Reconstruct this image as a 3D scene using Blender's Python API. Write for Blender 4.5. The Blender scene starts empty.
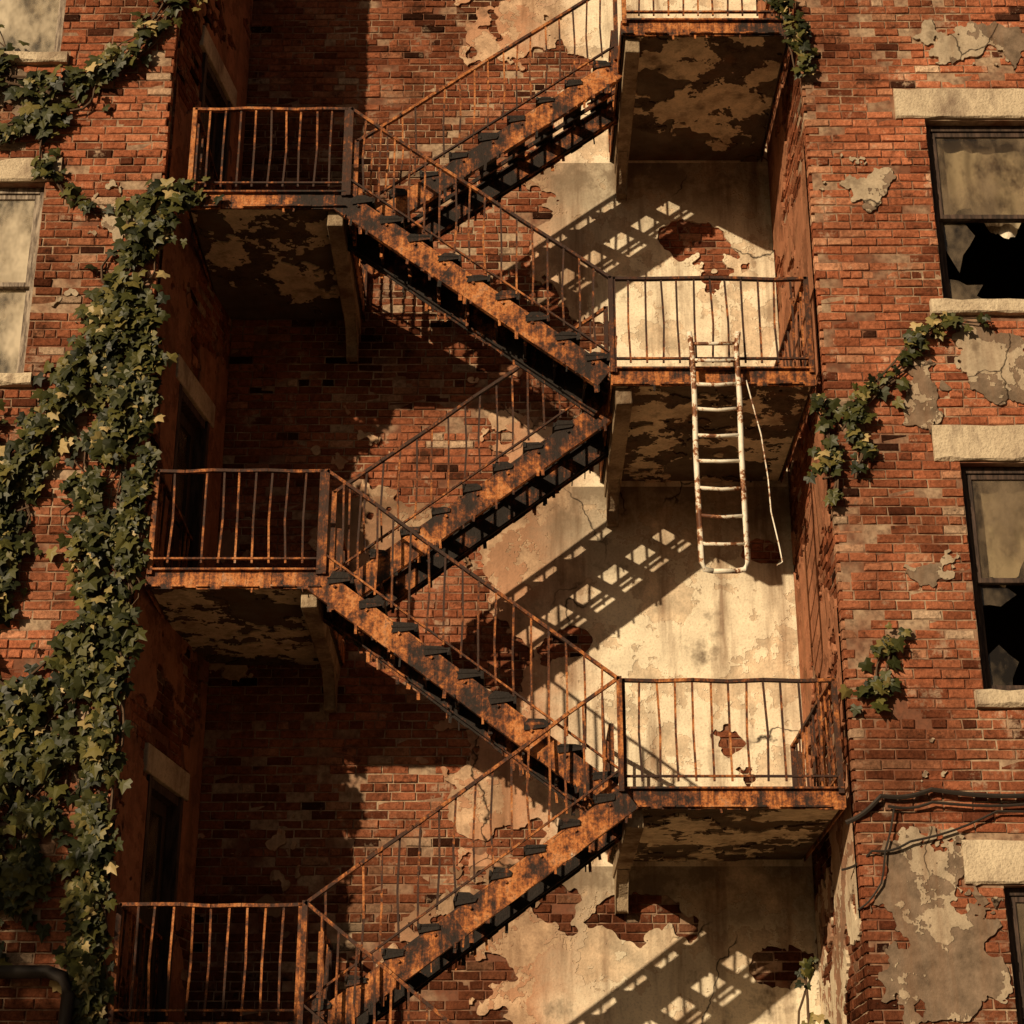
import bpy, math, random
from mathutils import Vector, Matrix, noise
random.seed(7)
R=random.random
def U(a,b): return a+(b-a)*R()
scene=bpy.context.scene
COL=scene.collection

# ---------------------------------------------------------------- helpers
def empty(name):
    o=bpy.data.objects.new(name,None); COL.objects.link(o); return o
class MB:
    def __init__(s): s.v=[];s.f=[];s.a=[]
    def add(s,vs,fs,a=0.5):
        b=len(s.v); s.v.extend([tuple(v) for v in vs]); s.f.extend([tuple(b+i for i in f) for f in fs]); s.a.extend([a]*len(vs))
    def box(s,x0,x1,y0,y1,z0,z1,a=0.5,j=0):
        vs=[(x,y,z) for z in (z0,z1) for y in (y0,y1) for x in (x0,x1)]
        if j: vs=[(x+U(-j,j),y+U(-j,j),z+U(-j,j)) for x,y,z in vs]
        s.add(vs,[(0,2,3,1),(4,5,7,6),(0,1,5,4),(2,6,7,3),(0,4,6,2),(1,3,7,5)],a)
    def beam(s,p,q,w,h,up=(0,0,1),a=None):
        p=Vector(p);q=Vector(q);d=(q-p).normalized();up=Vector(up)
        if abs(d.dot(up))>.98: up=Vector((0,1,0))
        sd=d.cross(up).normalized();u=sd.cross(d).normalized()
        vs=[]
        for c in (p,q):
            for i,k in ((-1,-1),(1,-1),(1,1),(-1,1)): vs.append(c+sd*(i*w/2)+u*(k*h/2))
        s.add(vs,[(0,1,2,3),(7,6,5,4),(0,4,5,1),(1,5,6,2),(2,6,7,3),(3,7,4,0)],R() if a is None else a)
    def tube(s,pts,r,n=6,a=0.5):
        pts=[Vector(p) for p in pts]; m=len(pts); vs=[];fs=[]
        for i,p in enumerate(pts):
            d=(pts[min(i+1,m-1)]-pts[max(i-1,0)]).normalized()
            ref=Vector((0,0,1)) if abs(d.z)<.9 else Vector((0,1,0))
            x=d.cross(ref).normalized();y=d.cross(x)
            rr=r[i] if isinstance(r,list) else r
            for k in range(n):
                t=2*math.pi*k/n; vs.append(p+x*(math.cos(t)*rr)+y*(math.sin(t)*rr))
        for i in range(m-1):
            for k in range(n):
                fs.append((i*n+k,i*n+(k+1)%n,(i+1)*n+(k+1)%n,(i+1)*n+k))
        fs.append(tuple(range(n))[::-1]); fs.append(tuple((m-1)*n+k for k in range(n)))
        s.add(vs,fs,a)
    def obj(s,name,mat,parent=None,bevel=0,smooth=False):
        me=bpy.data.meshes.new(name); me.from_pydata(s.v,[],s.f); me.update()
        at=me.attributes.new('rnd','FLOAT','POINT'); at.data.foreach_set('value',s.a)
        if mat: me.materials.append(mat)
        if smooth: me.polygons.foreach_set('use_smooth',[True]*len(me.polygons))
        o=bpy.data.objects.new(name,me); COL.objects.link(o)
        if parent: o.parent=parent
        if bevel:
            m=o.modifiers.new('b','BEVEL'); m.width=bevel; m.segments=2; m.limit_method='ANGLE'
        return o

class NT:
    def __init__(s,name):
        s.m=bpy.data.materials.new(name); s.m.use_nodes=True; s.t=s.m.node_tree; s.t.nodes.clear()
        s.out=s.n('ShaderNodeOutputMaterial'); tc=s.n('ShaderNodeTexCoord'); s.gen=tc.outputs['Generated']; s.ob=tc.outputs['Object']
    def n(s,t): return s.t.nodes.new(t)
    def l(s,a,b): s.t.links.new(a,b)
    def set(s,i,v):
        if v is None: return
        if isinstance(v,bpy.types.NodeSocket): s.l(v,i)
        else:
            if isinstance(v,(tuple,list)) and len(v)==3 and i.type=='RGBA': v=(*v,1)
            i.default_value=v
    def noise(s,scale,detail=4,rough=.65,vec=None):
        n=s.n('ShaderNodeTexNoise'); n.inputs['Scale'].default_value=scale;n.inputs['Detail'].default_value=min(detail,5);n.inputs['Roughness'].default_value=rough
        s.l(vec or s.ob,n.inputs['Vector']); return n.outputs['Fac']
    def mapv(s,scale=(1,1,1),loc=(0,0,0),vec=None):
        n=s.n('ShaderNodeMapping'); n.inputs['Scale'].default_value=scale;n.inputs['Location'].default_value=loc; s.l(vec or s.ob,n.inputs['Vector']); return n.outputs[0]
    def math(s,op,a,b=0,c=0):
        n=s.n('ShaderNodeMath'); n.operation=op; s.set(n.inputs[0],a); s.set(n.inputs[1],b); s.set(n.inputs[2],c); return n.outputs[0]
    def rng(s,v,a,b,c=0,d=1):
        n=s.n('ShaderNodeMapRange'); s.set(n.inputs[0],v)
        for i,x in enumerate((a,b,c,d)): n.inputs[i+1].default_value=x
        return n.outputs[0]
    def ramp(s,v,stops):
        n=s.n('ShaderNodeValToRGB'); r=n.color_ramp
        while len(r.elements)<len(stops): r.elements.new(.5)
        for e,(p,c) in zip(r.elements,stops): e.position=max(0,min(1,p)); e.color=(*c,1)
        s.l(v,n.inputs[0]); return n.outputs[0]
    def mix(s,f,a,b,mode='MIX'):
        n=s.n('ShaderNodeMix'); n.data_type='RGBA'; n.blend_type=mode; s.set(n.inputs[0],f); s.set(n.inputs[6],a); s.set(n.inputs[7],b); return n.outputs[2]
    def attr(s,name='rnd'):
        n=s.n('ShaderNodeAttribute'); n.attribute_name=name; return n.outputs['Fac']
    def sep(s,vec=None):
        n=s.n('ShaderNodeSeparateXYZ'); s.l(vec or s.ob,n.inputs[0]); return n.outputs
    def bump(s,h,st=.5,d=.01):
        n=s.n('ShaderNodeBump'); n.inputs['Strength'].default_value=st;n.inputs['Distance'].default_value=d; s.l(h,n.inputs['Height'])
        return n.outputs[0]
    def bsdf(s,col,rough=.85,nrm=None,spec=.3):
        n=s.n('ShaderNodeBsdfPrincipled'); s.set(n.inputs['Base Color'],col); s.set(n.inputs['Roughness'],rough); n.inputs['Specular IOR Level'].default_value=spec
        if nrm: s.l(nrm,n.inputs['Normal'])
        return n.outputs[0]
    def diff(s,col,nrm=None):
        n=s.n('ShaderNodeBsdfDiffuse'); s.set(n.inputs['Color'],col)
        if nrm: s.l(nrm,n.inputs['Normal'])
        return n.outputs[0]
    def done(s,sh): s.l(sh,s.out.inputs[0]); return s.m

# ---------------------------------------------------------------- materials
def mat_brick(name,dark=1.0):
    t=NT(name); rn=t.attr()
    c=t.ramp(rn,[(0,(.055,.022,.014)),(.12,(.19,.060,.032)),(.4,(.39,.130,.066)),(.75,(.49,.180,.095)),(.93,(.57,.28,.165)),(1,(.64,.45,.31))])
    fine=t.noise(26,4,.75)
    c=t.mix(1,c,t.ramp(fine,[(.28,(.40,.38,.37)),(.7,(1.2,1.18,1.15))]),'MULTIPLY')
    n1=t.noise(3.2,5,.78,t.mapv(loc=(3,1,9)))
    c=t.mix(t.rng(n1,.575,.67,0,.62),c,(.60,.42,.29))
    c=t.mix(t.rng(n1,.43,.33,0,.8),c,(.05,.026,.017))
    soot_shade=t.rng(t.noise(.6,3,.65),.36,.62,.38*dark,1.15*dark)
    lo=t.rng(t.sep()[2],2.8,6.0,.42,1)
    c=t.mix(1,c,t.math('MULTIPLY',soot_shade,lo),'MULTIPLY')
    return t.done(t.diff(c,t.bump(fine,1,.014)))
M_BRICK=mat_brick('weathered_brick'); M_BRICK_D=mat_brick('recess_brick',.72)  # recess copy is darker: shade of the recess put into the brick colour
def mat_mortar():
    t=NT('mortar'); f=t.rng(t.noise(1.1,4,.7),.42,.6)
    c=t.mix(f,(.18,.075,.045),(.42,.30,.20)); c=t.mix(t.rng(t.noise(25,3,.6),.4,.7,0,.6),c,(.07,.04,.028))
    return t.done(t.diff(c))
M_MORTAR=mat_mortar()
def mat_plaster(name,base,under,amt,edge=.47,stain=.75,crk=True,mode=''):
    t=NT(name)
    n2=t.noise(1.6,5,.68,t.mapv(loc=(1,8,3)))
    top=t.rng(n2,edge,edge+.006)
    n3=t.noise(5,5,.72)
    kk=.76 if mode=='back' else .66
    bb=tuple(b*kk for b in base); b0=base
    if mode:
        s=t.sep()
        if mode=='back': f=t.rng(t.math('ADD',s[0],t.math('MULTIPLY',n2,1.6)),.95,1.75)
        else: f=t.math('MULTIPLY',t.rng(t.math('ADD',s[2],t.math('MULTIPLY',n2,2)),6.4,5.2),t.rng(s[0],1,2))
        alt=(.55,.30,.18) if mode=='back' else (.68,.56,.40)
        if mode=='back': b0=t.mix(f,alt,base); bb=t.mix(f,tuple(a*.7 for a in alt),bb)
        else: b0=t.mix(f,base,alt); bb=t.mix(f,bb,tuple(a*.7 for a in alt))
    tc=t.mix(t.rng(n3,.35,.66),bb,b0)
    uc=t.mix(t.rng(n3,.35,.65),tuple(b*.6 for b in under),tuple(b*1.5 for b in under))
    c=t.mix(t.math('MULTIPLY',t.math('SUBTRACT',1,top),amt),tc,uc)
    st=t.rng(t.noise(1,4,.72,t.mapv(scale=(3.4,3.4,.4))),.5,.7,0,stain)
    c=t.mix(st,c,(.17,.085,.045))
    c=t.mix(t.rng(n2,.60,.72,0,.85),c,(.09,.058,.038))
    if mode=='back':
        # landing shade painted into the stucco colour, with run-off grime, under every landing
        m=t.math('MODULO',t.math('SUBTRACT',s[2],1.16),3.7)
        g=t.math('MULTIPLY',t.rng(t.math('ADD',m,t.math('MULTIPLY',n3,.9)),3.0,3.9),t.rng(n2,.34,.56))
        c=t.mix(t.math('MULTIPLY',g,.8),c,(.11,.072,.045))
    f=t.noise(45,3,.7)
    c=t.mix(t.rng(f,.5,.75,0,.45),c,(.2,.14,.09))
    h=t.math('ADD',t.math('MULTIPLY',top,.5),t.math('MULTIPLY',f,.5))
    if crk:
        w=t.n('ShaderNodeVectorMath'); w.operation='MULTIPLY_ADD'
        nz=t.n('ShaderNodeTexNoise'); nz.inputs['Scale'].default_value=2.5; nz.inputs['Detail'].default_value=4; t.l(t.ob,nz.inputs['Vector'])
        t.l(nz.outputs['Color'],w.inputs[0]); w.inputs[1].default_value=(.5,.5,.5); t.l(t.ob,w.inputs[2])
        v=t.n('ShaderNodeTexVoronoi'); v.feature='DISTANCE_TO_EDGE'; v.inputs['Scale'].default_value=.9; t.l(w.outputs[0],v.inputs['Vector'])
        cr=t.math('MULTIPLY',t.rng(v.outputs['Distance'],0,.011,1,0),t.rng(t.noise(.6,1,.5,t.mapv(loc=(4,7,2))),.50,.53))
        c=t.mix(cr,c,(.02,.013,.009))
    return t.done(t.diff(c,t.bump(h,.9,.012)))
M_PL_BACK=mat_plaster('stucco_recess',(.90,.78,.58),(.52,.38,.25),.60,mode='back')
M_PL_PATCH=mat_plaster('stucco_patch',(.48,.38,.27),(.17,.12,.085),.95,.5,.6,True)
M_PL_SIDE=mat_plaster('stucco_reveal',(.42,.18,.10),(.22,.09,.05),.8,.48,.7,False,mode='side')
M_PL_CEIL=mat_plaster('slab_soffit_paint',(.78,.62,.42),(.085,.06,.042),1,.50,.6,False)
def mat_conc(name,a,b,c3=(.12,.07,.04)):
    t=NT(name); n=t.noise(2.5,5,.72); c=t.mix(t.rng(n,.35,.65),a,b)
    c=t.mix(t.rng(t.noise(1.6,4,.75,t.mapv(scale=(1,1,.5),loc=(5,5,1))),.50,.64,0,.85),c,c3)
    f=t.noise(40,3,.65); c=t.mix(t.rng(f,.5,.8,0,.6),c,c3)
    return t.done(t.diff(c,t.bump(t.math('ADD',f,t.math('MULTIPLY',n,2)),.8,.012)))
M_CONC=mat_conc('old_concrete',(.09,.065,.045),(.17,.13,.09))
M_BEAM=mat_conc('bracket_plaster',(.38,.29,.19),(.17,.12,.08))
M_STONE=mat_conc('lintel_stone',(.62,.51,.36),(.42,.33,.23),(.2,.14,.1))
M_GROUND=mat_conc('alley_concrete',(.15,.12,.085),(.20,.16,.115))
M_ROOF=mat_conc('roof_tar',(.05,.045,.04),(.08,.07,.06))
def mat_rust(name,sh=0,dark=(.020,.012,.009),k=1):
    t=NT(name); n1=t.noise(6,5,.8); n2=t.noise(1.3,2,.6,t.mapv(loc=(3,9,1)))
    drip=t.noise(1,3,.7,t.mapv(scale=(16,16,1.6)))
    v=t.math('ADD',n1,t.math('MULTIPLY',t.math('SUBTRACT',n2,.5),.6))
    v=t.math('ADD',v,t.math('MULTIPLY',t.math('SUBTRACT',drip,.5),.55))
    v=t.math('ADD',v,t.math('MULTIPLY',t.math('SUBTRACT',t.attr(),.5),.12))
    c=t.ramp(v,[(.38-sh,dark),(.45-sh,(.07*k,.024*k,.011*k)),(.52-sh,(.20*k,.062*k,.020*k)),(.60-sh,(.44*k,.145*k,.036*k)),(.68-sh,(.54*k,.22*k,.075*k)),(.77-sh,(.38*k,.18*k,.10*k)),(.85-sh,(.60*k,.45*k,.32*k))])
    c=t.mix(t.rng(t.noise(50,3,.7),.45,.7,0,.7),c,(.022,.013,.01))
    return t.done(t.bsdf(c,.75,t.bump(n1,1,.014),spec=.3))
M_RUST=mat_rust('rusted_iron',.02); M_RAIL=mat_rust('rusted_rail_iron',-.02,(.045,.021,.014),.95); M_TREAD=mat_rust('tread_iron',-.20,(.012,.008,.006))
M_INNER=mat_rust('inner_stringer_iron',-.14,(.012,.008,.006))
def mat_paintmetal():
    t=NT('chipped_white_paint'); v=t.math('ADD',t.noise(9,5,.75),t.math('MULTIPLY',t.math('SUBTRACT',t.noise(2,3,.5),.5),.6))
    c=t.ramp(v,[(.40,(.10,.035,.015)),(.47,(.32,.13,.05)),(.50,(.66,.58,.46)),(.7,(.80,.75,.64))])
    return t.done(t.bsdf(c,.6))
M_LADDER=mat_paintmetal()
def mat_wood(name,a,b):
    t=NT(name); v=t.noise(6,5,.7,t.mapv(scale=(4,4,.6)))
    return t.done(t.bsdf(t.mix(t.rng(v,.4,.6),a,b),.7,t.bump(v,.5,.006)))
M_WOOD_D=mat_wood('dark_window_wood',(.025,.016,.012),(.09,.055,.04)); M_WOOD_W=mat_wood('peeling_white_wood',(.36,.29,.22),(.08,.055,.04))
M_DOOR=mat_wood('old_door_wood',(.03,.02,.014),(.06,.035,.022))
def mat_glass(name,dust,dcol=(.35,.3,.23)):
    t=NT(name); g=t.n('ShaderNodeBsdfGlossy'); g.inputs['Roughness'].default_value=.06; g.inputs['Color'].default_value=(.9,.85,.78,1)
    tr=t.n('ShaderNodeBsdfTransparent'); tr.inputs[0].default_value=(.85,.82,.76,1)
    fr=t.n('ShaderNodeFresnel'); fr.inputs[0].default_value=1.5
    m=t.n('ShaderNodeMixShader'); t.l(t.math('ADD',fr.outputs[0],.05),m.inputs[0]); t.l(tr.outputs[0],m.inputs[1]); t.l(g.outputs[0],m.inputs[2])
    d=t.n('ShaderNodeBsdfDiffuse'); t.set(d.inputs[0],dcol)
    m2=t.n('ShaderNodeMixShader'); t.l(t.rng(t.noise(2.2,4,.7,t.mapv(scale=(1,1,.6))),.42,.64,dust*.08,dust),m2.inputs[0]); t.l(m.outputs[0],m2.inputs[1]); t.l(d.outputs[0],m2.inputs[2])
    return t.done(m2.outputs[0])
M_GLASS=mat_glass('dirty_glass',.5,(.28,.21,.14)); M_GLASS_D=mat_glass('dusty_glass',.85,(.60,.51,.38))
def mat_cloth():
    t=NT('faded_curtain'); c=t.mix(t.rng(t.noise(2.0,5,.72,t.mapv(scale=(1,1,.6))),.44,.58),(.88,.78,.62),(.17,.12,.08))
    return t.done(t.diff(c))
M_CLOTH=mat_cloth()
def mat_plain(name,c,r=.9):
    t=NT(name); return t.done(t.bsdf(t.mix(t.rng(t.noise(4,3),.4,.6,0,.5),c,tuple(x*.5 for x in c)),r))
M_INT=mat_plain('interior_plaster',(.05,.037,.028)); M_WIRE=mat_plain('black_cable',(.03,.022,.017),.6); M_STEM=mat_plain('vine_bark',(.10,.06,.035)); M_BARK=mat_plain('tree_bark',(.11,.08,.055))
def mat_leaf():
    t=NT('ivy_leaf'); c=t.ramp(t.attr(),[(0,(.012,.015,.004)),(.4,(.036,.039,.009)),(.72,(.090,.082,.018)),(.9,(.20,.155,.048)),(1,(.42,.31,.14))])
    s=t.bsdf(c,.5,spec=.28); tl=t.n('ShaderNodeBsdfTranslucent'); t.l(c,tl.inputs[0])
    m=t.n('ShaderNodeMixShader'); m.inputs[0].default_value=.12; t.l(s,m.inputs[1]); t.l(tl.outputs[0],m.inputs[2]); return t.done(m.outputs[0])
M_LEAF=mat_leaf()

# ---------------------------------------------------------------- building
BLD=empty('brick_apartment_building')
BL,BH,MO=.235,.084,.012
def brick_wall(name,org,d,nrm,L,z0,z1,ops,mat,u_start=0,miss=.010,jit=.009,worn=None):
    org=Vector((*org,0));d=Vector((*d,0)).normalized();nv=Vector((*nrm,0)).normalized()
    mb=MB(); rows=int((z1-z0)/BH)
    for r in range(rows):
        za=z0+r*BH; zb=za+BH-MO; u=u_start-(BL/2 if r%2 else 0)
        header=(r%7==3)
        bl0=BL/2 if header else BL
        while u<L:
            bl=bl0+U(-.016,.016)
            a=max(u,u_start); b=min(u+bl-MO,L); u+=bl
            if b-a<.03: continue
            segs=[(a,b)]
            for (o0,o1,oz0,oz1) in ops:
                if zb>oz0+.02 and za<oz1-.02:
                    ns=[]
                    for (p,q) in segs:
                        if q<=o0 or p>=o1: ns.append((p,q)); continue
                        if p<o0-.02: ns.append((p,o0-.003))
                        if q>o1+.02: ns.append((o1+.003,q))
                    segs=ns
            for (p,q) in segs:
                if R()<miss: continue
                n=U(-jit,jit*.5)
                wx=org+d*((p+q)/2); dm=noise.noise(Vector((wx.x*.9,wx.y*.9+5,za*.9)))
                if R()<.03+max(0,dm)*.30: n-=U(.006,.030)
                c=.007
                vs=[]
                tone=random.gauss(.5,.22)+dm*.15
                if worn is not None and abs((p if worn==0 else q)-worn)<.02:
                    w_=noise.noise(Vector((7,3,za*.8)))
                    if R()<.35+w_: tone=U(.85,1); n-=U(0,.02)
                zj=.004*math.sin((p+org.x)*1.7+r*.05)
                ch=[U(0,.014) if R()<.16 else 0 for _ in range(4)]
                for k0,(uu,zz,nn) in enumerate(((p,za,-.10),(q,za,-.10),(q,zb,-.10),(p,zb,-.10),(p,za,n-c),(q,za,n-c),(q,zb,n-c),(p,zb,n-c),(p+c,za+c,n),(q-c,za+c,n),(q-c,zb-c,n),(p+c,zb-c,n))):
                    k=.0 if nn==-.10 else .0035
                    nn2=nn-(ch[k0%4] if k0>7 else 0)
                    vs.append(org+d*(uu+U(-k,k))+nv*(nn2+U(-k,k)*.8)+Vector((0,0,zz+zj+U(-k,k))))
                fs=[(8,9,10,11)]
                for i in range(4):
                    j=(i+1)%4; fs+=[(i,j,4+j,4+i),(4+i,4+j,8+j,8+i)]
                mb.add(vs,fs,min(1,max(0,tone)))
    return mb.obj(name,mat,BLD)
def wall_core(name,org,d,nrm,L,z0,z1,ops,rec=.014,depth=.30,u_start=0):
    org=Vector((*org,0));d=Vector((*d,0)).normalized();nv=Vector((*nrm,0)).normalized()
    us=sorted(set([u_start,L]+[o for op in ops for o in op[:2]])); zs=sorted(set([z0,z1]+[o for op in ops for o in op[2:]]))
    mb=MB(); P=lambda u,z,n: org+d*u+nv*n+Vector((0,0,z))
    for i in range(len(us)-1):
        for j in range(len(zs)-1):
            uc=(us[i]+us[i+1])/2; zc=(zs[j]+zs[j+1])/2
            if any(o[0]<uc<o[1] and o[2]<zc<o[3] for o in ops): continue
            for n in (-rec,-depth):
                mb.add([P(us[i],zs[j],n),P(us[i+1],zs[j],n),P(us[i+1],zs[j+1],n),P(us[i],zs[j+1],n)],[(0,1,2,3)])
    for o in ops:
        a,b,c,e=o
        q=[(a,c),(b,c),(b,e),(a,e)]
        for k in range(4):
            (u1,z1_),(u2,z2_)=q[k],q[(k+1)%4]
            mb.add([P(u1,z1_,-rec),P(u2,z2_,-rec),P(u2,z2_,-depth),P(u1,z1_,-depth)],[(0,1,2,3)])
    return mb.obj(name,M_MORTAR,BLD)
def coat(name,org,du,dv,nrm,Lu,Lv,res,fn,mat,par,th=.016,cut=()):
    """a real coat of render: only where fn(u,v)>0, with cut edges of thickness th"""
    org,du,dv,nv=Vector(org),Vector(du).normalized(),Vector(dv).normalized(),Vector(nrm).normalized()
    nu=int(Lu/res); nw=int(Lv/res); ru=Lu/nu; rw=Lv/nw
    F=[[fn(i*ru,j*rw) for i in range(nu+1)] for j in range(nw+1)]
    if cut:
        for j in range(nw+1):
            for i in range(nu+1):
                for (a,b,c,e) in cut:
                    if a<i*ru<b and c<j*rw<e: F[j][i]=-1
    V=[];Fc=[];cache={}
    def P(u,v,n=0): return org+du*u+dv*v+nv*n
    def gv(i,j):
        k=(i,j)
        if k not in cache: cache[k]=len(V); V.append(P(i*ru,j*rw))
        return cache[k]
    for j in range(nw):
        i=0
        while i<nu:
            f=(F[j][i],F[j][i+1],F[j+1][i+1],F[j+1][i])
            ins=sum(x>0 for x in f)
            if ins==0: i+=1; continue
            if ins==4:
                k=i
                while k<nu and F[j][k+1]>0 and F[j+1][k+1]>0: k+=1
                Fc.append((gv(i,j),gv(k,j),gv(k,j+1),gv(i,j+1))); i=k; continue
            cs=((i,j),(i+1,j),(i+1,j+1),(i,j+1)); poly=[];cr=[]
            for q in range(4):
                a,b=cs[q],cs[(q+1)%4]; fa_,fb_=f[q],f[(q+1)%4]
                if fa_>0: poly.append(gv(*a))
                if (fa_>0)!=(fb_>0):
                    t=fa_/(fa_-fb_); u=(a[0]+(b[0]-a[0])*t)*ru; v=(a[1]+(b[1]-a[1])*t)*rw
                    V.append(P(u,v)); poly.append(len(V)-1); cr.append((u,v,len(V)-1))
            Fc.append(tuple(poly))
            for q in range(0,len(cr)-1,2):
                V.append(P(cr[q][0],cr[q][1],-th)); V.append(P(cr[q+1][0],cr[q+1][1],-th)); n=len(V)
                Fc.append((cr[q][2],cr[q+1][2],n-1,n-2))
            i+=1
    mb=MB(); mb.v=[tuple(v) for v in V]; mb.f=Fc; mb.a=[.5]*len(V)
    return mb.obj(name,mat,par)
def fr(x,y,z,s,o=6,h=.75): return noise.fractal(Vector((x*s,y*s,z*s)),h,2.1,o,noise_basis='PERLIN_ORIGINAL')

ZT=16.2
XL,XLb,XR,D=-3.16,-2.84,2.70,2.17
XA,XB=-7.6,7.4
LF=[10.54,6.90,3.26]
winL=[(-5.34,-4.24,z,z+1.95) for z in (12.05,8.70,5.05,1.4)]
ops=[(a-XA,b-XA,c,e) for a,b,c,e in winL]
linL=[(a-.17-XA,b+.15-XA,e,e+.26) for a,b,c,e in winL]+[(a-.1-XA,b+.1-XA,c-.13,c) for a,b,c,e in winL]
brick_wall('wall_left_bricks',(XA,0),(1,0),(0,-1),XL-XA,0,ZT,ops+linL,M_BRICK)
wall_core('wall_left_core',(XA,0),(1,0),(0,-1),XL-XA-.03,0,ZT,ops)
winR=[(3.81,4.93,9.43,11.32),(3.81,4.93,5.86,7.87),(3.81,4.93,2.4,4.29),(3.81,4.93,12.9,14.8)]
ops=[(a-XR,b-XR,c,e) for a,b,c,e in winR]
linR=[(3.54,5.2,11.325,11.66),(3.59,5.2,7.875,8.22),(3.51,5.2,4.295,4.65),(3.55,5.2,14.805,15.1)]
silR=[(3.68,5.06,9.28,9.425),(3.73,5.06,5.71,5.855),(3.7,5.06,2.25,2.395),(3.68,5.06,12.74,12.895)]
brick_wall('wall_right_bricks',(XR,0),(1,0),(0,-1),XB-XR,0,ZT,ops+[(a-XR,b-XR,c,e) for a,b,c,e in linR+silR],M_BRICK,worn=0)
wall_core('wall_right_core',(XR,0),(1,0),(0,-1),XB-XR,0,ZT,ops,u_start=.03)
LV=math.hypot(XLb-XL,D); dl=((XLb-XL)/LV,D/LV); nl=(dl[1],-dl[0])
doors=[(.78,1.68,z,z+2.1) for z in LF]
dcut=doors+[(a-.12,b+.12,e,e+.25) for a,b,c,e in doors]
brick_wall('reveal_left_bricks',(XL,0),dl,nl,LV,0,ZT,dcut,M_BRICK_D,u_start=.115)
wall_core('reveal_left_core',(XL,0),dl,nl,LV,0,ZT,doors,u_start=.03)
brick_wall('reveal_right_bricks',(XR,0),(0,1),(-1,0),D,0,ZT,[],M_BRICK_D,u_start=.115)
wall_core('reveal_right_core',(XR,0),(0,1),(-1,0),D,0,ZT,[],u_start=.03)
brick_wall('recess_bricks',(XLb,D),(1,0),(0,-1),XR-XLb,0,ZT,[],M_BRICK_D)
wall_core('recess_core',(XLb-.3,D),(1,0),(0,-1),XR-XLb+.6,0,ZT,[])
HOLES=[(1.75,11.35,.42),(1.2,4.35,.55),(2.25,4.0,.35),(2.3,7.9,.30),(.6,7.0,.28),(.35,9.6,.3)]
def f_back(u,v):
    x=u+XLb; z=v+1.5
    g=-.34+.96*max(0,min(1,(x+.75)/1.9))-.25*max(0,min(1,(z-10.3)/1.2))*max(0,min(1,(1.6-x)/1.2))
    for hx,hz,hr in HOLES: g-=.85*math.exp(-((x-hx)**2+((z-hz)*1.5)**2)/(hr*hr))
    return g+.80*fr(x,3,z,.8)+.14*fr(x,9,z,5,3)
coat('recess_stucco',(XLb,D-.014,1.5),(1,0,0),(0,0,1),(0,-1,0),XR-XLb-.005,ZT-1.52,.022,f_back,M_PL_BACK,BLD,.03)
def f_side(u,v): return .10+.75*fr(u,7,v,.8)+.1*fr(u,2,v,5,3)
coat('reveal_stucco',(XR-.014,.09,1.5),(0,1,0),(0,0,1),(-1,0,0),D-.13,ZT-1.52,.024,f_side,M_PL_SIDE,BLD,.03)
lo=Vector((XL,0,1.5))+Vector((*dl,0))*.09+Vector((*nl,0))*.014
coat('reveal_stucco',lo,(*dl,0),(0,0,1),(*nl,0),LV-.13,ZT-1.52,.024,lambda u,v:f_side(u+4,v),M_PL_SIDE,BLD,.03,
     cut=[(a-.09,b-.09,c-1.5,e-1.5) for a,b,c,e in dcut])
for k,(a,b,c,e,s) in enumerate([(2.76,3.79,2.7,4.75,.30),(2.75,3.6,10.2,11.0,-.05),(3.3,3.75,8.0,9.0,-.08),(5.1,6.4,8.7,10.5,.1),(3.3,5.2,11.75,12.68,-.04),(3.6,5.1,8.4,9.2,.06),(-5.6,-4.3,10.9,12.0,.1),(-4.2,-3.3,9.0,11.0,-.05),(2.72,3.5,5.0,5.6,.0),(3.0,3.8,6.5,7.4,-.1)]):
    W_,H_=b-a,e-c
    def fp(u,v,W_=W_,H_=H_,k=k,s=s):
        du_=(u/W_-.5)*2; dv_=(v/H_-.5)*2; return s+.12-.55*(du_*du_+dv_*dv_)**1.0+.85*fr(u,k*7,v,1.5)+.14*fr(u,k,v,7,3)
    coat('stucco_patch',(a,-.012,c),(1,0,0),(0,0,1),(0,-1,0),W_,H_,.016,fp,M_PL_PATCH,BLD,.025)
mb=MB(); mb.box(XA,XA+.2,.02,8,0,ZT); mb.box(XB-.2,XB,.02,8,0,ZT); mb.box(XA+.2,XB-.2,7.8,8,0,ZT); mb.obj('outer_walls',M_MORTAR,BLD)
mb=MB(); mb.box(XA-.1,XL,-.12,8,ZT,ZT+.2); mb.box(XR,XB+.1,-.12,8,ZT,ZT+.2); mb.box(XL,XR,D-.1,8,ZT,ZT+.2); mb.obj('roof',M_ROOF,BLD)
mb=MB(); mb.box(XA-.1,XL+.02,-.25,.1,ZT-.35,ZT-.005); mb.box(XR-.02,XB+.1,-.25,.1,ZT-.35,ZT-.005); mb.obj('cornice',M_STONE,BLD,bevel=.02)
mb=MB()
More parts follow.
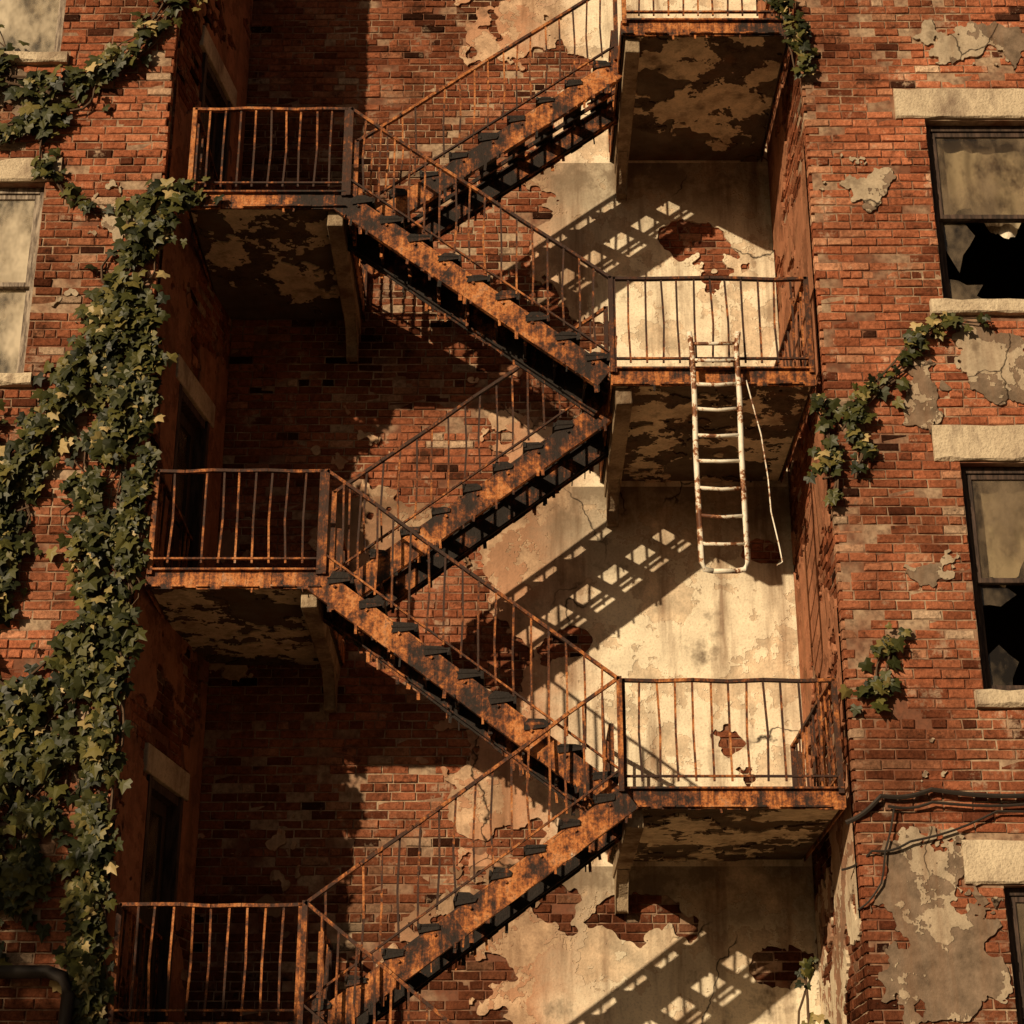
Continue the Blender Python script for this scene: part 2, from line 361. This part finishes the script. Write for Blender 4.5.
def stone(x0,x1,y0,y1,z0,z1,j=.006):
    n=max(4,int((x1-x0)/.13)); xs=[x0+(x1-x0)*i/n for i in range(n+1)]; ring=[]
    for i,x in enumerate(xs):
        e=[U(-j,j) for _ in range(4)]; ch=[U(.008,.018)+(U(.01,.035) if R()<.18 else 0) for _ in range(2)]
        ring+= [(x,y1,z0),(x,y0+ch[0],z0+e[0]),(x,y0+e[1]*.5,z0+ch[0]),(x,y0+e[2]*.5,z1-ch[1]),(x,y0+ch[1],z1+e[3]),(x,y1,z1)]
    fs=[]
    for i in range(n):
        for k in range(6): a=i*6+k; b=i*6+(k+1)%6; fs.append((a,b,b+6,a+6))
    fs.append((0,1,2,3,4,5)); fs.append(tuple(n*6+k for k in (5,4,3,2,1,0)))
    mb.add(ring,fs)
for a,b,c,e in winL: stone(a-.16,b+.14,-.025,.12,e+.008,e+.248); stone(a-.09,b+.09,-.06,.2,c-.12,c-.006)
for a,b,c,e in linR: stone(a,b,-.025,.12,c+.008,e-.010)
for a,b,c,e in silR: stone(a,b,-.06,.2,c+.004,e-.004)
mb.obj('lintels_and_sills',M_STONE,BLD)
def P_l(u,n,z): return Vector((XL,0,z))+Vector((*dl,0))*u+Vector((*nl,0))*n
def pbox(m,u0,u1,n0,n1,z0,z1):
    vs=[P_l(u,n,z) for z in (z0,z1) for n in (n1,n0) for u in (u0,u1)]
    m.add(vs,[(0,2,3,1),(4,5,7,6),(0,1,5,4),(2,6,7,3),(0,4,6,2),(1,3,7,5)])
mb=MB()
for a,b,c,e in doors: pbox(mb,a-.11,b+.11,-.2,.03,e+.004,e+.245)
mb.obj('door_lintels',M_STONE,BLD,bevel=.01)
mb=MB();mf=MB();mg=MB()
for a,b,c,e in doors:
    pbox(mf,a+.002,a+.07,-.16,.02,c,e-.002); pbox(mf,b-.07,b-.002,-.16,.02,c,e-.002); pbox(mf,a+.07,b-.07,-.16,-.005,e-.08,e-.002)
    pbox(mb,a+.07,a+.17,-.15,-.10,c,e-.08);pbox(mb,b-.17,b-.07,-.15,-.10,c,e-.08)
    for z0,z1 in ((c,c+.2),(c+.95,c+1.08),(e-.2,e-.08)): pbox(mb,a+.17,b-.17,-.15,-.10,z0,z1)
    pbox(mb,a+.17,b-.17,-.14,-.125,c+.2,c+.95); pbox(mg,a+.17,b-.17,-.135,-.13,c+1.08,e-.2)
mf.obj('door_frames',M_WOOD_D,BLD); mb.obj('door_leaves',M_DOOR,BLD); mg.obj('door_glass',M_GLASS,BLD)
mi=MB()
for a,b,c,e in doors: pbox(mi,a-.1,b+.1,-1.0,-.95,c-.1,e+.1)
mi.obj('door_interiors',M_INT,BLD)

def window(x0,x1,z0,z1,wood,kind):
    W=empty('window'); W.parent=BLD
    f=MB(); y=.10; t=.06
    f.box(x0+.002,x0+t,y,y+.12,z0,z1-.002);f.box(x1-t,x1-.002,y,y+.12,z0,z1-.002)
    f.box(x0+t,x1-t,y,y+.12,z1-t,z1-.002);f.box(x0+t,x1-t,y-.01,y+.12,z0,z0+t*.7)
    zm=z0+(z1-z0)*.49; s=.045
    def sash(a,b,c,e,yy):
        f.box(a,a+s,yy,yy+.04,c,e);f.box(b-s,b,yy,yy+.04,c,e);f.box(a+s,b-s,yy,yy+.04,e-s,e);f.box(a+s,b-s,yy,yy+.04,c,c+s)
    a,b=x0+t+.004,x1-t-.004
    sash(a,b,zm-.02,z1-t-.004,y+.02); sash(a,b,z0+t*.7+.004,zm+.03,y+.065)
    f.obj('frame',wood,W,bevel=.004)
    g=MB(); g.box(a+s,b-s,y+.038,y+.041,zm+.025,z1-t-s)
    if kind.startswith('broken'):
        gz0=z0+t*.7+s; gz1=zm-.015; yy=y+.085
        for (px,pz,qx,qz) in ((a+s,gz0,1,1),(b-s,gz0,-1,1),(a+s,gz1,1,-1)):
            pts=[(px,pz)]; n=5; w=U(.25,.45); h=U(.3,.6)
            for i in range(n+1):
                th=math.pi/2*i/n; k=U(.45,1); pts.append((px+qx*math.cos(th)*w*k,pz+qz*math.sin(th)*h*k))
            g.add([(p[0],yy,p[1]) for p in pts],[(0,i,i+1) for i in range(1,len(pts)-1)])
    else: g.box(a+s,b-s,y+.083,y+.086,z0+t*.7+s,zm-.015)
    g.obj('glass',M_GLASS if kind!='dusty' else M_GLASS_D,W)
    c=MB(); nx=60;nz=20; yb=y+.17; vs=[]; zb0={'broken':zm+.02,'broken2':zm+.22,'dusty':z0+.55,'dark':zm+.1}[kind]
    for i in range(nx+1):
        x=x0+.03+(x1-x0-.06)*i/nx
        rag=.35*noise.noise(Vector((x*2.3,z0,1)))+.10*noise.noise(Vector((x*11,z0,2)))+.03*noise.noise(Vector((x*40,z0,2)))
        if kind.startswith('broken'): rag-=.30*(x-x0)/(x1-x0)-.1
        for j in range(nz+1):
            z=z1-.04-(z1-zb0+rag)*j/nz
            fold=noise.noise(Vector((x*9+.6*noise.noise(Vector((x*2,z*1.5,1))),z*.5,z0)))
            vs.append((x,yb+.05*fold+.03*noise.noise(Vector((x*4,z*3,z0)))*j/nz,z))
    c.add(vs,[(i*(nz+1)+j,(i+1)*(nz+1)+j,(i+1)*(nz+1)+j+1,i*(nz+1)+j+1) for i in range(nx) for j in range(nz)])
    c.obj('curtain',M_CLOTH,W,smooth=True)
    r=MB(); X0,X1,Z0,Z1,Y0,Y1=x0-.4,x1+.4,z0-.5,z1+.3,.305,2.0
    q=[(X0,Y0,Z0),(X1,Y0,Z0),(X1,Y1,Z0),(X0,Y1,Z0),(X0,Y0,Z1),(X1,Y0,Z1),(X1,Y1,Z1),(X0,Y1,Z1)]
    r.add(q,[(0,1,2,3),(4,7,6,5),(3,2,6,7),(0,3,7,4),(1,5,6,2)]); r.obj('room',M_INT,W)
for i,(a,b,c,e) in enumerate(winR): window(a,b,c,e,M_WOOD_D,['broken','broken2','dark','dusty'][i])
for i,(a,b,c,e) in enumerate(winL): window(a,b,c,e,M_WOOD_W,'dusty')

# ---------------------------------------------------------------- fire escape
FE=empty('fire_escape')
st=MB(); inn=MB(); tr=MB(); rl=MB(); sl=MB(); fa=MB(); bm=MB()
RH=.88
def railing(p,q,nb,posts=(1,1),low=.09,jl=.018):
    p=Vector(p);q=Vector(q); up=Vector((0,0,1))
    k=6; pts=[p.lerp(q,i/k)+up*(RH+(U(-.012,.010) if 0<i<k else 0)) for i in range(k+1)]
    for i in range(k): rl.beam(pts[i],pts[i+1]+(pts[i+1]-pts[i]).normalized()*.006,.042,.026)
    rl.beam(p+up*low,q+up*low,.03,.016)
    for i in range(nb+1):
        f=i/nb; b=p.lerp(q,f)
        if (i==0 and posts[0]) or (i==nb and posts[1]): rl.beam(b-up*.05,b+up*(RH+.01),.042,.042)
        elif i not in (0,nb):
            if R()<.03: continue
            j=Vector((U(-jl,jl)*1.5,U(-jl,jl),0)); m=b+up*RH*.5+Vector((U(-jl,jl),U(-jl,jl),0))
            rl.beam(b+up*(low-.04),m+j*.3,.017,.017); rl.beam(m+j*.3,b+up*RH+j*.3,.017,.017)
def landing(x0,x1,zb,inner,y0=0.0,n=None):
    zt=zb+.16
    sl.box(x0+.01,x1-.01,y0+.035,D-.005,zb+.02,zt-.015)
    k=max(6,int((x1-x0)/.10))
    for i in range(k):
        a=x0+(x1-x0)*i/k; b=x0+(x1-x0)*(i+1)/k-.0005
        fa.box(a,b,y0+U(-.003,.003),y0+.018,zb-U(0,.016),zt,R())
        if R()<.3: fa.beam(((a+b)/2,y0,zb),((a+b)/2+U(-.01,.01),y0,zb-U(.02,.06)),U(.008,.02),.006)
    fa.box(x0,x1,y0-.035,y0-.004,zt-.014,zt+.002)
    for i in range(k):
        a=x0+(x1-x0)*i/k; b=x0+(x1-x0)*(i+1)/k-.0005
        if R()<.85: fa.box(a,b,y0-.035+U(0,.016),y0-.004,zb+.002,zb+.016,R())
    fa.box(x0-.012,x0,y0,D-.01,zb+.002,zt-.002); fa.box(x1,x1+.012,y0,D-.01,zb+.002,zt-.002)
    W_=x1-x0-.06
    coat('soffit_render',(x0+.03,y0+.04,zb+.004),(1,0,0),(0,1,0),(0,0,-1),W_,D-y0-.055,.02,lambda u,v:.13+.85*fr(u+x0*3,zb,v,1.3)+.12*fr(u,zb,v,7,3),M_PL_CEIL,FE,.018)
    xi=x0+.10 if inner=='l' else x1-.10
    bm.box(xi-.07,xi+.07,y0+.06,D-.004,zb-.15,zb+.003,j=.006)
    prof=[(D-.003,zb-.16),(D-.45,zb-.152),(D-.3,zb-.22),(D-.16,zb-.34),(D-.12,zb-.46),(D-.003,zb-.46)]
    vs=[(x,yy,zz) for x in (xi-.055,xi+.055) for (yy,zz) in prof]
    m=len(prof); bm.add(vs,[tuple(range(m)),tuple(range(2*m-1,m-1,-1))]+[(i,(i+1)%m,m+(i+1)%m,m+i) for i in range(m)])
    nb=n or int((x1-x0)/.14)
    railing((x0+.02,y0-.01,zt),(x1-.02,y0-.01,zt),nb)
    if inner=='r' : railing((x0+.02,y0,zt),(x0+.04,D-.1,zt),11,(0,1))
    else: railing((x1-.03,y0,zt),(x1-.05,D-.1,zt),11,(0,1))
    xs=x0 if inner=='l' else x1
    railing((xs,1.34,zt),(xs,D-.05,zt),5,(1,1))
PX=[(1.04,12.27),(.87,8.60),(.87,4.90)]
for x,z in PX: landing(x,2.62,z,'l')
LX=[(-2.94,-1.5,10.38),(-3.02,-1.58,6.74),(-3.04,-1.6,3.10)]
for x0,x1,z in LX: landing(x0,x1,z,'r')
def flight(xt,zt,xb,zb,y0,y1,kick=True):
    """stair flight from (xt,zt) at the top to (xb,zb) at the bottom"""
    rise=zt-zb; n=round(rise/.2); dx=(xb-xt)
    d=Vector((dx,0,zb-zt)).normalized(); nrm=Vector((-d.z,0,d.x))
    if nrm.z<0: nrm=-nrm
    Lf=math.hypot(dx,rise)
    for y in (y0,y1):
        M_=st if y==y0 else inn
        a=Vector((xt,y,zt))-nrm*.11; b=Vector((xb,y,zb))-nrm*.11
        s=-1 if y==y0 else 1
        kk=22; hh=.20 if y==y0 else .24
        for i in range(kk):
            p=a.lerp(b,i/kk); q=a.lerp(b,(i+1)/kk); o=U(0,.012)
            M_.beam(p-nrm*o,q-nrm*o,.012+U(0,.004),hh,up=nrm)
        for k in (-.1,.1): M_.beam(a+nrm*k+Vector((0,-s*.022,0)),b+nrm*k+Vector((0,-s*.022,0)),.055,.014,up=nrm)
        for i in range(9):
            c=a.lerp(b,(i+.5)/9)+Vector((0,s*.012,0)); M_.beam(c+nrm*.03,c+nrm*.055,.02,.025,up=nrm)
        # scale and rust flakes hanging off the lower edge
        for i in range(int(Lf*9)):
            c=a.lerp(b,R())-nrm*(hh/2-.01)+Vector((0,U(-.01,.01),0)); l=U(.02,.10)
            (st if R()<.6 else inn).beam(c,c+Vector((U(-.01,.01),0,-l)),U(.01,.035),.006)
    w=y1-y0
    for yy in (y0+w/3,y0+2*w/3):
        inn.beam(Vector((xt,yy,zt))-nrm*.05,Vector((xb,yy,zb))-nrm*.05,.026,.035,up=nrm)
    sx=1 if dx>0 else -1
    for i in range(n):
        f=(i+.5)/n; c=Vector((xt,0,zt)).lerp(Vector((xb,0,zb)),f)
        z=c.z+.012+U(-.014,.008); run=abs(dx)/n; h_=.38 if kick else .29; t0=c.x-run*h_; t1=c.x+run*h_
        tr.box(t0,t1,y0-.02,y1+.02,z,z+.014,R(),j=.005)
        xf=t1 if sx>0 else t0
        tr.box(xf-.012,xf+.012,y0-.025,y1+.02,z-(.045 if kick else .02),z+.024,R(),j=.006)
        if kick:
            xk=t0 if sx>0 else t1
            tr.box(xk-.008,xk+.008,y0+.01,y1-.01,z-.17,z+.02,R(),j=.008)
            for _ in range(5):
                yy=U(y0+.05,y1-.05); ww=U(.015,.05)
                (st if R()<.5 else inn).box(xk-.013,xk+.013,yy-ww,yy+ww,z-U(.10,.21),z-U(.0,.06),R(),j=.006)
        for y in (y0-.016,y1+.014):
            e=U(.02,.055); l1=U(.1,.36);l2=U(.1,.36)
            tr.add([(t0+U(-.02,.02),y,z+.010),(t1+U(-.02,.02),y,z+.010),(c.x+run*l1,y,z+e),(c.x-run*l2,y,z+e+U(-.01,.015)),(t0,y-.006,z-.05),(t1,y-.006,z-.02)],[(0,1,2,3),(4,5,1,0)],R())
        for _ in range(4 if kick else 1):
            yy=U(y0+.05,y1-.05); xx=U(t0,t1); inn.beam((xx,yy,z),(xx+U(-.02,.02),yy,z-U(.05,.15)),U(.01,.03),.006)
    railing((xt,y0-.02,zt),(xb,y0-.02,zb),int(Lf/.17),(1,1),low=.13)
flight(1.02,12.47,-1.48,10.60,.62,1.36,False)
flight(-1.48,10.54,.87,8.76,.0,.58)
flight(.86,8.80,-1.56,6.96,.62,1.36,False)
flight(-1.56,6.90,.87,5.06,.0,.58)
flight(.86,5.06,-1.58,3.26,-.06,.70,False)
flight(-1.58,3.26,2.45,.03,-.11,.5)
st.obj('outer_stringers',M_RUST,FE); inn.obj('inner_stringers',M_INNER,FE); tr.obj('treads',M_TREAD,FE); rl.obj('railings',M_RAIL,FE)
sl.obj('landing_slabs',M_CONC,FE,bevel=.01); bm.obj('landing_brackets',M_BEAM,FE,bevel=.012); fa.obj('landing_channels',M_RUST,FE)

# ---------------------------------------------------------------- ladder
LD=empty('escape_ladder'); m=MB()
zt,zb=9.02,6.84; yl=-.12
for x,s in ((1.555,-1),(1.94,1)):
    pts=[(x+s*.02,yl-.02,zt+.02),(x,yl,zt-.12),(x+.006,yl,zt-.6),(x-.003,yl,zt-1.1),(x+.004,yl,zb+.08),(x-s*.03,yl,zb+.015),(x-s*.10,yl,zb)]
    m.tube(pts,.024,8)
    m.tube([(x,yl,8.80),(x,-.03,8.88),(x,.05,8.86),(x,.05,8.78)],.012,6)
m.tube([(1.65,yl,zb),(1.85,yl,zb)],.022,8)
zr=[8.94,8.78,8.55,8.31,8.07,7.83,7.58,7.33,7.08]
for z in zr: m.tube([(1.56,yl,z+U(-.008,.008)),(1.75,yl,z+U(-.015,.0)),(1.935,yl,z+U(-.008,.008))],.017,8)
m.obj('rails_and_rungs',M_LADDER,LD,smooth=True)
m=MB(); m.tube([(2.02,-.05,8.62),(2.06,-.06,8.4),(2.12,-.06,8.1),(2.16,-.05,7.7),(2.17,-.04,7.4),(2.22,-.04,7.1),(2.24,-.04,6.95),(2.19,-.04,6.92)],.007,5); m.obj('hanging_cord',M_LADDER)

def cable(pts,r=.012):
    P=[Vector(p) for p in pts]; out=[]
    for i in range(len(P)-1):
        for k in range(6):
            t=k/6; a,b=P[i],P[i+1]; q=a.lerp(b,t); q.z-=.03*math.sin(math.pi*t); out.append(q)
    out.append(P[-1]); m=MB(); m.tube(out,r,6); m.obj('utility_cable',M_WIRE)
cable([(2.62,.0,4.78),(2.9,-.05,4.98),(3.3,-.06,5.03),(4.2,-.06,4.99),(7,-.06,5.05)],.020)
cable([(2.95,-.05,4.90),(3.3,-.06,4.93),(4.2,-.06,4.93),(7,-.06,4.96)],.012)
cable([(2.6,.2,4.45),(2.8,-.04,4.55),(3.1,-.06,4.62),(3.8,-.05,4.86),(7,-.06,4.9)],.010)
cable([(2.66,-.02,4.1),(2.85,-.05,4.3),(2.9,-.05,4.55),(3.0,-.05,4.9)],.008)
m=MB(); m.tube([(-3.9,-.1,3.62),(-3.5,-.12,3.62),(-3.38,-.13,3.58),(-3.33,-.13,3.45),(-3.34,-.12,3.2),(-3.36,-.1,0)],.05,12); m.obj('drain_pipe',M_WIRE,smooth=True)

# ---------------------------------------------------------------- ivy
def leaf(mb,c,n,size,tone):
    n=n.normalized(); ref=Vector((0,0,-1)); t=(ref-n*ref.dot(n))
    if t.length<.1: t=Vector((1,0,0))
    t.normalize(); a=U(-.9,.9); s=n.cross(t); t2=t*math.cos(a)+s*math.sin(a); s2=n.cross(t2)
    out=[(0,-.12),(.30,-.30),(.52,-.05),(.36,.16),(.50,.42),(.22,.46),(0,.95),(-.22,.46),(-.50,.42),(-.36,.16),(-.52,-.05),(-.30,-.30)]
    k=U(.75,1.15); cup=U(-.15,.3); vs=[c+t2*.15*size+n*.06*size]
    for x,y in out: vs.append(c+s2*(x*size*k*1.15)+t2*(y*size)-n*(cup*size*(x*x*1.4+abs(y-.2)**2*.5)))
    m=len(out); mb.add(vs,[(0,1+i,1+(i+1)%m) for i in range(m)],tone)
def ivy(name,strands,size=.085,y0=0):
    I=empty(name); lf=MB(); sm=MB()
    for pts,w,dens in strands:
        P=[Vector((x,y0-.02,z)) for x,z in pts]
        L=sum((P[i+1]-P[i]).length for i in range(len(P)-1))
        for s in range(4 if w>.15 else 2):
            q=[]
            for i in range(len(P)-1):
                for k in range(5):
                    v=P[i].lerp(P[i+1],k/5); v=v+Vector((noise.noise(v*1.7+Vector((s*5,0,0)))*w*1.6,-.01*s,noise.noise(v*2.1+Vector((0,s*9,3)))*w*.5)); q.append(v)
            q.append(P[-1]); sm.tube(q,U(.006,.013),5)
        N=int(L*dens)
        for _ in range(N):
            u=R()*L; i=0
            while i<len(P)-2 and u>(P[i+1]-P[i]).length: u-=(P[i+1]-P[i]).length; i+=1
            c=P[i].lerp(P[i+1],min(1,u/max(.001,(P[i+1]-P[i]).length)))
            off=random.gauss(0,.5); c=c+Vector((off*w,0,random.gauss(0,.35)*w))
            cl=noise.noise(Vector((c.x*2.9,3,c.z*2.9)))
            if cl<-.08 and R()<.85: continue
            c.y-=U(.0,.05)+max(0,(.9-abs(off)))*w*.65*(.6+cl)*R()
            n=Vector((U(-.8,.6),-1,U(-.35,.8)))
            tone=min(1,max(0,random.gauss(.42+cl*.35,.27)))
            leaf(lf,c,n,size*U(.55,1.3),tone)
    lf.obj('leaves',M_LEAF,I); sm.obj('stems',M_STEM,I); return I
ivy('ivy_vine',[
 ([(-3.12,12.9),(-3.3,12.4),(-3.5,12.05),(-3.88,11.77),(-4.18,11.43),(-4.6,11.2),(-5.2,11.1)],.22,120),
 ([(-5.2,11.9),(-4.6,11.75),(-4.2,11.6),(-3.9,11.75)],.26,130),
 ([(-4.9,12.3),(-4.7,11.95),(-4.5,11.6)],.14,70),
 ([(-4.3,11.3),(-4.24,10.78),(-4.0,10.46),(-3.63,10.3),(-3.28,10.4),(-2.95,10.6)],.10,70),
 ([(-2.97,10.6),(-3.26,10.2),(-3.39,9.64),(-3.52,9.15),(-3.74,8.65),(-3.95,8.27),(-4.22,7.9),(-4.3,7.35)],.28,270),
 ([(-3.4,9.3),(-3.3,8.65),(-3.42,8.0),(-3.5,7.25),(-3.31,6.63),(-3.5,5.95),(-3.6,5.37),(-3.78,4.8),(-3.8,4.0)],.27,270),
 ([(-3.22,9.3),(-3.16,8.45),(-3.2,7.5),(-3.22,6.63),(-3.26,5.78),(-3.26,4.96),(-3.24,4.2),(-3.2,3.0)],.15,230),
 ([(-4.5,8.2),(-4.25,7.6),(-4.2,7.0),(-4.25,6.5)],.20,210),
 ([(-3.5,6.2),(-3.85,5.7),(-4.0,5.2),(-4.2,4.6),(-4.2,3.9)],.32,280),
 ([(-4.3,6.1),(-4.0,5.7),(-3.9,5.2)],.28,180),
 ([(-4.4,5.2),(-4.1,4.7),(-3.7,4.3)],.20,110),
 ([(-3.3,4.2),(-3.2,3.6),(-3.1,2.9)],.16,110),
],.112)
ivy('ivy_vine',[
 ([(4.14,9.2),(3.8,9.2),(3.62,9.1),(3.33,8.8),(3.04,8.45),(2.82,8.15)],.10,60),
 ([(3.5,9.0),(3.3,8.75),(3.1,8.5)],.13,90),
 ([(3.2,8.6),(3.0,8.35),(2.85,8.2)],.15,130),
 ([(2.6,8.5),(2.7,8.2),(2.7,7.95),(2.62,7.7)],.12,130),
 ([(2.75,8.0),(2.72,7.7),(2.68,7.45)],.05,50),
 ([(2.9,8.15),(3.0,7.95),(2.9,7.7)],.09,80)],.092,-.02)
ivy('ivy_vine',[([(3.12,6.3),(3.02,6.1),(2.95,5.9),(2.84,5.78)],.13,140)],.092)
ivy('ivy_vine',[([(2.3,13.1),(2.45,12.7),(2.62,12.35),(2.7,12.0),(2.68,11.75)],.12,120)],.088,-.03)
ivy('ivy_vine',[([(2.3,2.9),(2.28,3.4),(2.35,3.8)],.10,50)],.085,.4)

# ---------------------------------------------------------------- street tree beside the alley
T=empty('street_tree'); tk=MB(); lv=MB()
tb=Vector((-10.6,-9.5,0)); top=tb+Vector((.3,.2,7.0))
tk.tube([tb,tb+Vector((.05,.05,1.5)),tb+Vector((-.1,.1,3.5)),top],[.26,.21,.18,.12],10)
for k in range(12):
    a=k*2.4; s=tb.lerp(top,.62+.034*k); e=s+Vector((math.cos(a)*U(1.2,2.7),math.sin(a)*U(1.2,2.7),U(.6,2.0)))
    mid=s.lerp(e,.5)+Vector((0,0,-.15)); tk.tube([s,mid,e],[.07,.045,.02],6)
    for q in range(5):
        f=U(.35,1.05); c=s.lerp(e,f)+Vector((U(-.5,.5),U(-.5,.5),U(-.2,.6))); rr=U(.35,.7)
        tk.tube([s.lerp(e,min(1,f)),c],[.02,.008],5)
        for _ in range(95):
            v=Vector((random.gauss(0,.5),random.gauss(0,.5),random.gauss(0,.4)))*rr
            leaf(lv,c+v,Vector((U(-1,1),U(-1,1),U(-.3,1))),U(.09,.16),min(1,max(0,random.gauss(.5,.2))))
tk.obj('trunk_and_limbs',M_BARK,T,smooth=True); lv.obj('foliage',M_LEAF,T)

m=MB(); m.add([(-300,-300,0),(300,-300,0),(300,300,0),(-300,300,0)],[(0,1,2,3)]); m.obj('ground',M_GROUND)

# ---------------------------------------------------------------- light & camera
SV=Vector((.74,1,-.44)).normalized()
sun=bpy.data.lights.new('sun','SUN'); sun.energy=5; sun.angle=math.radians(.5); sun.color=(1,.79,.52)
so=bpy.data.objects.new('sun',sun); COL.objects.link(so); so.rotation_euler=SV.to_track_quat('-Z','Y').to_euler()
w=bpy.data.worlds.new('World'); scene.world=w; w.use_nodes=True; nt=w.node_tree
sky=nt.nodes.new('ShaderNodeTexSky'); sky.sky_type='NISHITA'; sky.sun_disc=False
sky.sun_elevation=math.asin(-SV.z); sky.sun_rotation=math.atan2(-SV.x,-SV.y)%(2*math.pi); sky.dust_density=7; sky.air_density=1; sky.ozone_density=.2
bg=nt.nodes['Background']; bg.inputs[1].default_value=.02; nt.links.new(sky.outputs[0],bg.inputs[0])
cam=bpy.data.cameras.new('camera'); co=bpy.data.objects.new('camera',cam); COL.objects.link(co)
co.location=(0,-14,1.7); co.rotation_euler=(math.radians(90+22.2),0,0); cam.lens=63.3; cam.sensor_width=36; cam.clip_end=1500
scene.camera=co
scene.view_settings.view_transform='Standard'; scene.view_settings.look='None'; scene.view_settings.exposure=0
